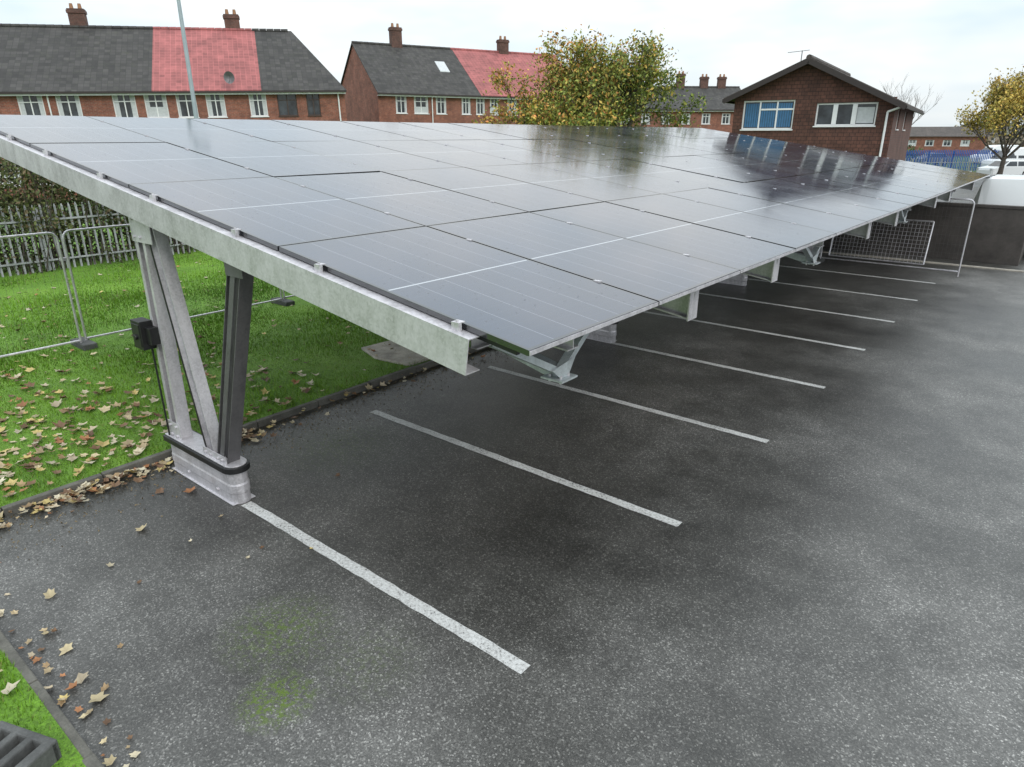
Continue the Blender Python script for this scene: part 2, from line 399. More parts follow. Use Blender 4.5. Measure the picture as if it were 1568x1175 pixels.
for i in range(780):
    x=-7.6-abs(random.gauss(0,2.4)); y=random.uniform(-.2,5.6)
    if random.random()<.5: y=random.uniform(-.2,3.4)
    P.append((x,y,.1)); S.append(random.uniform(.04,.105))
for i in range(520):
    x=-7.6-random.uniform(0,12); y=random.uniform(1,17); P.append((x,y,.1)); S.append(random.uniform(.035,.085))
for i in range(420):
    y=random.uniform(.8,4.0) if random.random()<.82 else random.uniform(4,10)
    P.append((KX+abs(random.gauss(0,.15))+.02,y,.004+random.uniform(0,.05))); S.append(random.uniform(.025,.08))
for i in range(60):
    P.append((random.uniform(KX,-3.2),KY+abs(random.gauss(0,.10))+.02,.004)); S.append(random.uniform(.02,.06))
for i in range(12):
    P.append((random.uniform(-7.2,-4.2),random.uniform(.95,2.9),.004)); S.append(random.uniform(.025,.05))
for i in range(150):
    P.append((random.uniform(-7.3,-2),random.uniform(-1,.65),.1)); S.append(random.uniform(.04,.08))
for (x,y,s) in ((-5.72,1.15,.10),(-6.15,2.05,.09),(-6.5,2.7,.09),(-6.75,2.5,.085),(-5.25,.98,.07),(-4.95,1.0,.08),(-4.55,.95,.085),(-4.3,.95,.09),(-5.0,2.6,.04),(-5.6,3.9,.04)):
    P.append((x,y,.004)); S.append(s)
fallen('fallen_leaves',P,S)
ng=3600
gx=KX+np.abs(rng.normal(0,.40,ng))+.01; gy=rng.uniform(.8,13,ng)
Pg=np.stack([gx,gy,np.full(ng,.008)],1)
cg=np.array([[.1,.075,.04]])*rng.uniform(.4,2.2,(ng,1))
Vg,Fg,Cg=leaf_cloud(Pg,.012,cg); Vg[:,2]=np.clip(Vg[:,2],.003,.03)
vmesh('leaf_litter',Vg,Fg,Cg,M['leafc'],rot=RZ)
db=MB()
for (a_,b_) in ((0,.07),(.14,.19),(.26,.31),(.38,.45)): db.box(a_,.003,.0,b_,.317,.15)
db.box(0,0,0,.45,.05,.154); db.box(0,.27,0,.45,.32,.154); db.box(.01,.05,0,.44,.27,.08)
db.obj('fence_block_foot',[M['block']],loc=(-3.16,2.78,.065),rot=math.radians(-18),bevel=.012)

# ---------------------------------------------------------------- solar carport
cp=empty('solar_carport',rot=RZ)
X0=-2.2; SL=.146; ZL=2.366; Y0=2.87; NR=4; NP=15
cs=math.cos(math.atan(SL)); sn=math.sin(math.atan(SL))
def pz(x): return ZL+SL*(X0-x)
vs=[];fs=[];uv=[];vc=[]
GAP=.02
for r in range(NR):
    for k in range(NP):
        y0=Y0+k*(PW+GAP); y1=y0+PW; s0=r*(PL+GAP); s1=s0+PL
        dz=random.uniform(-.003,.003); dr_=[random.uniform(-.003,.003) for _ in range(4)]
        def pt(s_,y_,d,j): return (X0-s_*cs+d*sn*-1, y_, ZL+s_*sn-d*cs+dz+dr_[j])
        b=len(vs)
        for d in (0,.035):
            for j,(s_,y_) in enumerate(((s0,y0),(s1,y0),(s1,y1),(s0,y1))): vs.append(pt(s_,y_,d,j))
        t=random.uniform(.75,1.25); vc+=[t]*8
        for f,uvs in (((0,3,2,1),((0,0),(PW,0),(PW,PL),(0,PL))),((4,5,6,7),None),((0,1,5,4),None),((1,2,6,5),None),((2,3,7,6),None),((3,0,4,7),None)):
            fs.append(tuple(b+i for i in f)); uv+= list(uvs) if uvs else [(0,0)]*4
me=bpy.data.meshes.new('solar_panels'); me.from_pydata(vs,[],fs); me.materials.append(M['panel'])
ul=me.uv_layers.new(name='UVMap'); ul.data.foreach_set('uv',[c_ for p in uv for c_ in p])
ca=me.color_attributes.new('Col','FLOAT_COLOR','POINT'); ca.data.foreach_set('color',[q for t in vc for q in (t,t,t,1)])
me.update(); ob=bpy.data.objects.new('solar_panels',me); COL.objects.link(ob); ob.parent=cp
YE=Y0+NP*(PW+GAP)
XT=X0-NR*(PL+GAP)*cs
tr=MB(); 
for k in range(NP):
    y0=Y0+k*(PW+GAP); tr.beam((X0+.004,y0,ZL-.02),(X0+.004,y0+PW,ZL-.02),.006,.026)
tr.obj('panel_edge_frames',[M['steel_lt']],cp)
cl_=MB()
for r in range(NR):
    for q in (.22,.78):
        s_=r*(PL+GAP)+q*PL; x=X0-s_*cs; z=ZL+s_*sn
        for k in range(NP+1):
            y=Y0+k*(PW+GAP)-GAP/2
            if k==0:
                cl_.box(x-.03,y-.04,z-.055,x+.03,y-.012,z-.0,1); cl_.box(x-.03,y-.04,z-.0,x+.03,y+.02,z+.007,1); cl_.tube((x,y-.02,z+.005),(x,y-.02,z+.018),.009,n=6,mi=1)
            else:
                cl_.box(x-.03,y-.016,z-.03,x+.03,y+.016,z+.006)
cl_.obj('panel_clamps',[M['steel_lt'],M['steel']],cp)
pu=MB()
for r in range(NR):
    for q in (.22,.78):
        s_=r*(PL+GAP)+q*PL; x=X0-s_*cs; z=pz(x)-.04
        pu.ext([(-.05,0),(-.05,-.008),(-.004,-.008),(-.004,-.15),(.05,-.15),(.05,-.142),(.004,-.142),(.004,0)],(x,Y0+.09,z),(x,YE-.05,z))
pu.obj('purlins',[M['steel']],cp)
fb=MB()
for yy,fl in ((Y0-.085,-1),(YE+.02,1)):
    xa,xb=-2.60,XT+.05
    za=pz(xa)-.045-.12; zb=pz(xb)-.045-.12
    fb.chan((xa,yy,za),(xb,yy,zb),.13,.235,.007,flip=-1 if fl==1 else 1)
fb.obj('end_channel_beam',[M['steel']],cp)
st=MB(); st.beam((-2.3,Y0+.03,pz(-2.3)-.055),(XT,Y0+.03,pz(XT)-.055),.03,.03); st.obj('shadow_gap_strip',[M['black']],cp)  # black strip painting the shadow between panels and end beam
rf=MB()
for yy in (5.6,7.75,12.1,14.2,18.4,20.5,25.0):
    xa,xb=-2.45,XT+.6
    rf.ibeam((xa,yy,pz(xa)-.19-.13),(xb,yy,pz(xb)-.19-.13),.14,.26)
    rf.box(xa-.008,yy-.09,pz(xa)-.46,xa+.006,yy+.09,pz(xa)-.19)
rf.obj('rafters',[M['steel']],cp)
mf=MB()
POSTY=(3.0,10.2,16.5,22.8)
for yy in (3.95,10.2,16.5,22.8):
    xa,xb=-2.62,XT+1
    z1=pz(xa)-.19; z2=pz(-7)-.19; z3=pz(xb)-.19
    ya,yb=yy-.006,yy+.006
    mf.add([(xa,ya,z1),(-7,ya,z2),(xb,ya,z3),(xb,ya,z3-.2),(-7,ya,z2-.48),(xa,ya,z1-.2),
            (xa,yb,z1),(-7,yb,z2),(xb,yb,z3),(xb,yb,z3-.2),(-7,yb,z2-.48),(xa,yb,z1-.2)],
           [(0,1,4,5),(1,2,3,4),(11,10,7,6),(10,9,8,7),(0,5,11,6)])
    mf.beam((xa,yy,z1-.206),(-7,yy,z2-.486),.15,.012); mf.beam((-7,yy,z2-.486),(xb,yy,z3-.206),.15,.012)
    xk=-2.74
    mf.beam((xk,yy-.8,pz(xk)-.2),(xk,yy,pz(xk)-.62),.07,.05,mi=1); mf.beam((xk,yy+.55,pz(xk)-.2),(xk,yy,pz(xk)-.62),.07,.05,mi=1)
    mf.beam((xk-1.6,yy+.02,pz(xk-1.6)-.5),(xk,yy+.02,pz(xk)-.64),.10,.09,mi=1)
    mf.box(xk-.10,yy-.10,pz(xk)-.665,xk+.10,yy+.10,pz(xk)-.65,1)
    mf.add([(xk+.05,yy-.16,pz(xk)-.56),(xk+.05,yy+.14,pz(xk)-.52),(xk+.05,yy+.05,pz(xk)-.65),(xk+.05,yy-.05,pz(xk)-.65)],[(0,1,2,3)],1)
    for bxo in (-.05,.05):
        for byo in (-.05,.05): mf.tube((xk+bxo,yy+byo,pz(xk)-.69),(xk+bxo,yy+byo,pz(xk)-.63),.012,n=6)
for xx in (-7.0,-5.3):
    zz=pz(xx)-.70
    mf.ibeam((xx,POSTY[1]-.2,zz),(xx,YE-1,zz),.15,.22)
mf.obj('main_frames',[M['steel'],M['steel_bl']],cp)
def post(yy):
    p=empty('post',rot=0.0); p.parent=cp; p.location=(0,yy,0)
    top=lambda x: pz(x)-.045-.235
    m=MB()
    zt=top(-7.02)+.03
    xa,xb=-7.14,-6.94
    m.box(xa,.05,.40,xb,.057,zt); m.box(xa,-.07,.40,xa+.008,.05,zt); m.box(xb-.008,-.07,.40,xb,.05,zt)
    m.box(xa+.008,-.07,.40,xa+.05,-.062,zt); m.box(xb-.05,-.07,.40,xb-.008,-.062,zt)
    a_=(-6.30,-.01,.42); b_=(-6.82,-.01,zt-.02)
    m.ibeam(a_,b_,.12,.16,.010,up=(1,0,.2))
    m.beam((-6.36,-.075,.42),(-6.88,-.075,zt-.02),.008,.02,up=(1,0,.2),mi=1)
    c_=(-6.10,.0,.42); d_=(-5.30,.0,top(-5.3)+.03)
    m.ibeam(c_,d_,.13,.20,.010,up=(1,0,0),mi=2)  # leg in darker steel, its shadow side painted into the colour
    m.beam((-6.10,-.068,.42),(-5.30,-.068,top(-5.3)+.03),.006,.07,up=(1,0,0),mi=2)
    m.box(-6.42,-.09,.38,-5.98,-.078,.50); m.box(-7.16,-.085,.40,-6.90,-.076,.60)
    m.box(-7.16,-.087,zt-.30,-6.74,-.078,zt)
    m.box(-5.45,-.085,top(-5.3)-.15,-5.18,-.076,top(-5.3)+.02,2)
    for zz in (.45,.56,zt-.25,zt-.08):
        for xo in (-7.09,-6.97): m.tube((xo,-.105,zz),(xo,-.08,zz),.014,n=6)
    for xo in (-6.36,-6.26,-6.12,-6.04): m.tube((xo,-.11,.46),(xo,-.085,.46),.014,n=6)
    m.obj('legs',[M['steel'],M['black'],M['steel_dk']],p)
    g_=MB(); n=10
    def ring(r,z,x0=-7.15,x1=-5.98,yc=0):
        pts=[(x0,-r,z)]
        for i in range(n+1):
            t=-math.pi/2+math.pi*i/n; pts.append((x1+r*math.cos(t),yc+r*math.sin(t),z))
        pts.append((x0,r,z)); return pts
    prof=[(.105,0),(.105,.1),(.112,.12),(.112,.2),(.105,.22),(.105,.36)]
    rings=[ring(r,z) for r,z in prof]; k=len(rings[0])
    vv=[q for rr in rings for q in rr]; ff=[]
    for j in range(len(rings)-1):
        for i in range(k): ff.append((j*k+i,j*k+(i+1)%k,(j+1)*k+(i+1)%k,(j+1)*k+i))
    ff.append(tuple((len(rings)-1)*k+i for i in range(k)))
    g_.add(vv,ff,0)
    for (r,za,zb,mi) in ((.14,.35,.41,1),(.115,.41,.425,0)):
        A=ring(r,za,x0=-7.22); B=ring(r,zb,x0=-7.22); kk=len(A)
        g_.add(A+B,[(i,(i+1)%kk,kk+(i+1)%kk,kk+i) for i in range(kk)]+[tuple(range(kk,2*kk)),tuple(range(kk-1,-1,-1))],mi)
    g_.box(-7.2,-.125,0.002,-5.9,.125,.012)
    g_.tube((-6.2,-.125,.09),(-6.2,-.1,.09),.018,n=6); g_.tube((-6.8,-.125,.09),(-6.8,-.1,.09),.018,n=6)
    g_.obj('base_guard',[M['steel'],M['black']],p,bevel=.004)
    return p
for yy in (2.96,10.2,16.5,22.8): post(yy)
bxo=MB(); bxo.box(-7.31,2.755,1.42,-7.10,2.885,1.72); bxo.box(-7.29,2.747,1.45,-7.12,2.757,1.69); bxo.tube((-7.205,2.725,1.55),(-7.205,2.75,1.55),.03,n=12)
bxo.box(-7.12,2.80,1.48,-7.0,2.892,1.66)
for k in range(5): bxo.tube((-7.16+.004*k,2.86,1.42-.2*k),(-7.156+.004*k,2.86,1.42-.2*(k+1)),.011,n=6)
bxo.obj('isolator_box',[M['black']],cp,bevel=.008)

# ---------------------------------------------------------------- temporary mesh fences
def heras(name,x,y0,y1,dirx=False,z0=.08,H=1.95):
    e=empty(name,rot=RZ); m=MB()
    def Q(t,z,o=0): return (t,x+o,z) if dirx else (x+o,t,z)
    r=.02
    m.tube(Q(y0,z0),Q(y0,z0+H-.12),r); m.tube(Q(y1,z0),Q(y1,z0+H-.12),r)
    c=.12
    for (ya,s) in ((y0,1),(y1,-1)):
        pr=Q(ya,z0+H-c)
        for i in range(1,5):
            t=math.pi/2*i/4; nx=Q(ya+s*(c-c*math.cos(t)),z0+H-c+c*math.sin(t)); m.tube(pr,nx,r); pr=nx
    m.tube(Q(y0+c,z0+H),Q(y1-c,z0+H),r); m.tube(Q(y0,z0+.13),Q(y1,z0+.13),r)
    m.obj('frame',[M['steel_lt']],e)
    w_=MB(); t=y0+.1
    while t<y1: w_.tube(Q(t,z0+.13),Q(t,z0+H),.0014,n=3); t+=.09
    for k in range(7): w_.tube(Q(y0,z0+.35+k*.23),Q(y1,z0+.35+k*.23),.0014,n=3)
    w_.obj('wire_mesh',[M['steel_dk']],e)
    b=MB()
    t=y0-.05
    if dirx: b.box(t-.11,x-.3,z0-.02,t+.11,x+.3,z0+.1)
    else: b.box(x-.3,t-.11,z0-.02,x+.3,t+.11,z0+.1)
    b.obj('rubber_foot',[M['block']],e,bevel=.02)
    cc=MB(); cc.beam(Q(t-.06,z0+1.5,-.03),Q(t+.08,z0+1.5,-.03),.05,.05); cc.obj('coupler',[M['steel']],e)
for i in range(4):
    heras('temporary_fence',-12.6-.07*i,-3.85+3.95*(i),-3.9+3.95*(i+1)-.06)
for i in range(3):
    heras('temporary_fence',21.0+i*.15,-1.9-3.5*(i+1),-1.95-3.5*i,dirx=True,z0=.02)
def palisade(name,x,y0,y1,h,mat,w=.06,step=.155,rot=RZ,loc=(0,0,0)):
    e=empty(name,loc=loc,rot=rot); m=MB(); y=y0
    while y<y1:
        ww=w/2; hh=h+random.uniform(-.015,.015)
        m.add([(x,y-ww,.05),(x-.02,y,.05),(x,y+ww,.05),(x,y-ww,hh-.08),(x-.02,y,hh-.05),(x,y+ww,hh-.08),(x-.01,y-ww*.4,hh),(x-.01,y+ww*.4,hh)],
              [(0,1,4,3),(1,2,5,4),(3,4,6),(4,5,7),(4,7,6),(3,6,7,5)]); y+=step
    m.obj('pales',[mat],e)
    r=MB()
    for z in (.35,h-.4): r.beam((x+.03,y0,z),(x+.03,y1,z),.03,.045)
    y=y0
    while y<y1: r.box(x-.13,y-.03,-.1,x-.03,y+.03,h-.1); y+=2.75
    r.obj('rails_and_posts',[mat],e); return e
palisade('palisade_fence',-21.1,-2,32,1.8,M['palis'],w=.055,step=.17)
def hedge(x0,x1,y0,y1,h,n,zlo=0,dens=-.9,size=.055,ba=1.2):
    x=rng.uniform(x0,x1,n); y=rng.uniform(y0,y1,n)
    hh=h+.30*np.sin(y*.8)+.2*np.sin(y*2.3+1)+.1*np.sin(y*6)
    z=zlo+(hh-zlo)*rng.beta(ba,1.0,n)
    keep=(np.sin(x*3.1+y*2.7)+np.sin(z*4+y*3.3)+rng.normal(0,.7,n))>dens
    P=np.stack([x,y,z],1)[keep]; m_=len(P)
    cl=(.5+.5*np.sin(P[:,1]*1.7+P[:,2]*2.3+P[:,0]*3))[:,None]
    c=(1-cl)*np.array([.05,.065,.022])+cl*np.array([.13,.15,.05]); br=rng.random(m_)<.22; c[br]=np.array([.16,.12,.07])
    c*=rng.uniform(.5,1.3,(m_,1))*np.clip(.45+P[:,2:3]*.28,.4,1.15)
    return leaf_cloud(P,size,c)
hg=empty('hedge',rot=RZ)
V,F,C=hedge(-23.4,-21.4,-3,32,3.35,150000,dens=-1.3); vmesh('foliage',V,F,C,M['leafc'],hg)
V,F,C=hedge(-21.35,-20.8,-3,32,3.2,30000,zlo=1.1,dens=-.8,ba=1.0); vmesh('foliage_over_fence',V,F,C,M['leafc'],hg)
V,F,C=hedge(-21.05,-20.75,-3,32,1.7,12000,dens=.1,size=.045); vmesh('foliage_through_fence',V,F,C,M['leafc'],hg)
tw=MB()
for i in range(600):
    y=random.uniform(-3,32); x=random.uniform(-23,-20.8); a=(x,y,0); b_=(x+random.uniform(-.3,.3),y+random.uniform(-.6,.6),random.uniform(2.2,3.7)); tw.tube(a,b_,.02,.006,4)
tw.obj('stems',[M['bark']],hg)

# ---------------------------------------------------------------- buildings
def windowed_wall(mb,L,z0,z1,wins,mi=0,rev=.09,y=0):
    xs=sorted(set([0,L]+[q for w_ in wins for q in (w_[0],w_[0]+w_[2])])); zs=sorted(set([z0,z1]+[q for w_ in wins for q in (w_[1],w_[1]+w_[3])]))
    for i in range(len(xs)-1):
        for j in range(len(zs)-1):
            cx=(xs[i]+xs[i+1])/2; cz=(zs[j]+zs[j+1])/2
            if any(w_[0]<cx<w_[0]+w_[2] and w_[1]<cz<w_[1]+w_[3] for w_ in wins): continue
            mb.add([(xs[i],y,zs[j]),(xs[i+1],y,zs[j]),(xs[i+1],y,zs[j+1]),(xs[i],y,zs[j+1])],[(0,1,2,3)],mi)
    for w_ in wins:
        a,b,c,d=w_[0],w_[1],w_[0]+w_[2],w_[1]+w_[3]
        mb.add([(a,y,b),(c,y,b),(c,y,d),(a,y,d),(a,y+rev+.06,b),(c,y+rev+.06,b),(c,y+rev+.06,d),(a,y+rev+.06,d)],[(0,1,5,4),(1,2,6,5),(2,3,7,6),(3,0,4,7)],mi)
def window_unit(fr,gl,cu,x,z,w_,h_,style=0,y=.09):
    t=.06
    fr.box(x,y-.03,z,x+w_,y+.04,z+t); fr.box(x,y-.03,z+h_-t,x+w_,y+.04,z+h_); fr.box(x,y-.028,z+t,x+t,y+.04,z+h_-t); fr.box(x+w_-t,y-.028,z+t,x+w_,y+.04,z+h_-t)
    n=2 if w_<1.4 else 3
    if style in (0,1,3):
        for i in range(1,n):
            xx=x+w_*i/n; fr.box(xx-t/2,y-.026,z+t,xx+t/2,y+.035,z+h_-t)
    if style in (0,3): fr.box(x+t,y-.024,z+h_*.68,x+w_-t,y+.03,z+h_*.68+.05)
    gl.add([(x+.02,y+.01,z+.02),(x+w_-.02,y+.01,z+.02),(x+w_-.02,y+.01,z+h_-.02),(x+.02,y+.01,z+h_-.02)],[(0,1,2,3)])
    if style in (0,1):
        cw=w_*random.uniform(.1,.22)
        for (a,b) in ((x+t,x+t+cw),(x+w_-t-cw,x+w_-t)): cu.add([(a,y+.004,z+t),(b,y+.004,z+t),(b,y+.004,z+h_-t),(a,y+.004,z+h_-t)],[(0,1,2,3)])
        if random.random()<.4:
            zz=z+h_*random.uniform(.35,.6); cu.add([(x+t,y+.006,z+t),(x+w_-t,y+.006,z+t),(x+w_-t,y+.006,zz),(x+t,y+.006,zz)],[(0,1,2,3)])
    fr.box(x-.04,y-.14,z-.05,x+w_+.04,y+.02,z-.002)

def chimney(par,x,y,z0,z1,w_=.9,d=.55,pots=2,mat='brick_dk'):
    m=MB(); m.box(x-w_/2,y-d/2,z0,x+w_/2,y+d/2,z1-.25); m.box(x-w_/2-.05,y-d/2-.05,z1-.25,x+w_/2+.05,y+d/2+.05,z1-.08); m.box(x-w_/2-.01,y-d/2-.01,z1-.08,x+w_/2+.01,y+d/2+.01,z1)
    for i in range(pots):
        xx=x-w_/2+w_*(i+.5)/pots; m.tube((xx,y,z1),(xx,y,z1+.30),.12,.09,10,2)
    m.obj('chimney',[M[mat],M['lead'],M['pot']],par)

def terrace(name,loc,rot,L,half,eave,ridge,wins,roofs,hipR=0,hipL=0,chims=(),pipes=(),brick='brick',tilt=0,skylight=None,dish=None):
    e=empty(name,loc=loc,rot=(0,tilt,rot)); D=2*half
    m=MB(); windowed_wall(m,L,0,eave,[w_[:4] for w_ in wins])
    def gable(x,hip):
        if hip: m.add([(x,0,0),(x,D,0),(x,D,eave),(x,0,eave)],[(0,1,2,3)])
        else: m.add([(x,0,0),(x,D,0),(x,D,eave),(x,half,ridge-.1),(x,0,eave)],[(0,1,2,3,4)])
    gable(0,hipL); gable(L,hipR); m.add([(0,D,0),(L,D,0),(L,D,eave),(0,D,eave)],[(0,1,2,3)])
    m.obj('walls',[M[brick]],e)
    fr=MB();gl=MB();cu=MB();fb=MB()
    for w_ in wins: window_unit(fb if w_[4]==3 else fr,gl,cu,*w_[:4],style=w_[4])
    if fr.v: fr.obj('window_frames',[M['white']],e)
    if fb.v: fb.obj('window_frames_brown',[M['brownframe']],e)
    gl.obj('window_glass',[M['glass']],e)
    if cu.v: cu.obj('curtains',[M['offwhite']],e)
    r=MB(); ov=.35; sl=(ridge-eave)/half; ze=eave-ov*sl*.6+.02
    T=.09
    for (xa,xb,mi) in roofs:
        xr_a=xa+(hipL if xa<=0 else 0); xr_b=xb-(hipR if xb>=L else 0)
        ea=xa-(.12 if xa<=0 else 0); eb=xb+(.12 if xb>=L else 0)
        if not (hipL and xa<=0): xr_a=ea
        if not (hipR and xb>=L): xr_b=eb
        for (y0,y1) in ((-ov,half),(D+ov,half)):
            o1=.02 if mi==1 else 0
            P_=[(ea,y0,ze+o1),(eb,y0,ze+o1),(xr_b,y1,ridge+o1),(xr_a,y1,ridge+o1)]
            P2=[(p[0],p[1],p[2]-T) for p in P_]
            r.add(P_+P2,[(0,1,2,3),(7,6,5,4),(0,4,5,1),(1,5,6,2),(3,7,4,0)],mi)
    if hipR: r.add([(L+.12,-ov,ze),(L+.12,D+ov,ze),(L-hipR,half,ridge)],[(0,1,2)],0)
    if hipL: r.add([(-.12,-ov,ze),(-.12,D+ov,ze),(hipL,half,ridge)],[(0,2,1)],0)
    r.obj('roof_tiles',[M['roof_dk'],M['roof_red']],e)
    rd=MB(); 
    x=hipL if hipL else -.1; xe=L-hipR if hipR else L+.1
    while x<xe-.3:
        rd.tube((x+.01,half,ridge-.01),(x+.44,half,ridge-.01),.12,.13,8,1 if any(a_<=x+.2<=b_ and mi==1 for a_,b_,mi in roofs) else 0); x+=.45
    rd.obj('ridge_tiles',[M['roof_dk'],M['roof_red']],e)
    gt=MB(); gt.box(-.1,-ov-.10,ze-.13,L+.1,-ov-.005,ze-.03,0); gt.box(-.05,-ov+.02,ze-.22,L+.05,-ov+.05,ze-.02,1) ; gt.box(-.05,-ov+.05,ze-.2,L+.05,-.003,ze-.17,1)
    gt.obj('gutter_and_soffit',[M['darktrim'],M['white']],e)
    for px in pipes:
        p=MB(); p.tube((px,-.06,0),(px,-.06,eave-.35),.045); p.tube((px,-.06,eave-.35),(px,-ov-.05,ze-.1),.045); p.obj('downpipe',[M['white']],e)
    for (cx,cy,top) in chims: chimney(e,cx,cy,ridge-1.2,top)
    if skylight:
        sx_,f=skylight; y_=f*half; z_=eave+sl*y_
        s=MB(); a=[(sx_,y_-.6,z_-.6*sl+.12),(sx_+.85,y_-.6,z_-.6*sl+.12),(sx_+.85,y_+.5,z_+.5*sl+.12),(sx_,y_+.5,z_+.5*sl+.12)]
        s.add(a+[(p[0],p[1],p[2]-.12) for p in a],[(0,1,2,3),(0,4,5,1),(1,5,6,2),(2,6,7,3),(3,7,4,0)]); s.obj('roof_window',[M['offwhite']],e)
    if dish:
        d=MB(); dx,dz=dish
        n=14; ring=[(dx+.3*math.cos(2*math.pi*i/n),-.55-.06,dz+.34*math.sin(2*math.pi*i/n)) for i in range(n)]
        d.add(ring+[(dx,-.48,dz)],[(i,(i+1)%n,n) for i in range(n)]); d.tube((dx,-.5,dz),(dx,0,dz-.1),.02); d.tube((dx,-.5,dz-.3),(dx,-.9,dz),.012); d.tube((dx,-.88,dz),(dx,-.96,dz),.04)
        d.obj('satellite_dish',[M['steel_dk']],e)
    return e
th=math.radians(18); L1=27.0
ox,oy=-10.4-L1*math.cos(th),46-L1*math.sin(th)
E1=6.1
def W(s,w_,st=0,h=1.3,dz=.28,E=E1,L=L1): return (L-s-w_/2,E-dz-h,w_,h,st)
wins=[W(17.2,1.25),W(15.35,1.2),W(12.5,1.2),W(10.85,1.2),W(9.2,1.1),W(7.6,1.05),W(5.2,1.0),W(3.5,1.15,3),W(1.95,.8,3),W(19.5,1.2),W(21.8,1.2)]
wins+=[(w_[0],1.0,w_[2]+.3,1.25,w_[4]) for w_ in wins]
terrace('terraced_house',(ox,oy,-.42),th,L1,5.0,E1,9.85,wins,[(0,L1-10.9,0),(L1-10.9,L1-4.9,1),(L1-4.9,L1,0)],hipR=2.6,
        chims=[(L1-15.0,5.2,10.85),(L1-6.2,5.2,10.75)],pipes=(L1-16.3,L1-.4),tilt=math.radians(-1.3),dish=(L1-6.6,E1+.55))
E2=6.35
wins=[(s-w_/2,E2-1.55,w_,1.25,0) for s,w_ in ((1.85,.9),(3.5,1.2),(5.2,.9),(7.4,.8),(8.7,.8),(10.0,.85),(11.7,.95),(13.5,1.0),(15.5,1),(17.5,1))]
terrace('terraced_house',(-10.1,55,.3),math.radians(30),19,5.0,E2,10.1,wins,[(0,8.6,0),(8.6,19,1)],chims=[(3.6,5.0,11.4),(13.6,5,11.1)],pipes=(4.4,),skylight=(6.2,.55))
wins=[(s,4.7,1.0,1.1,0) for s in np.arange(1,22,2.3)]
terrace('terraced_house',(2,80,0),math.radians(4),25,4.5,6.3,8.8,wins,[(0,25,0)],chims=[(18.0,4.5,10.2),(20.8,4.5,9.9),(22.9,4.5,9.9)])

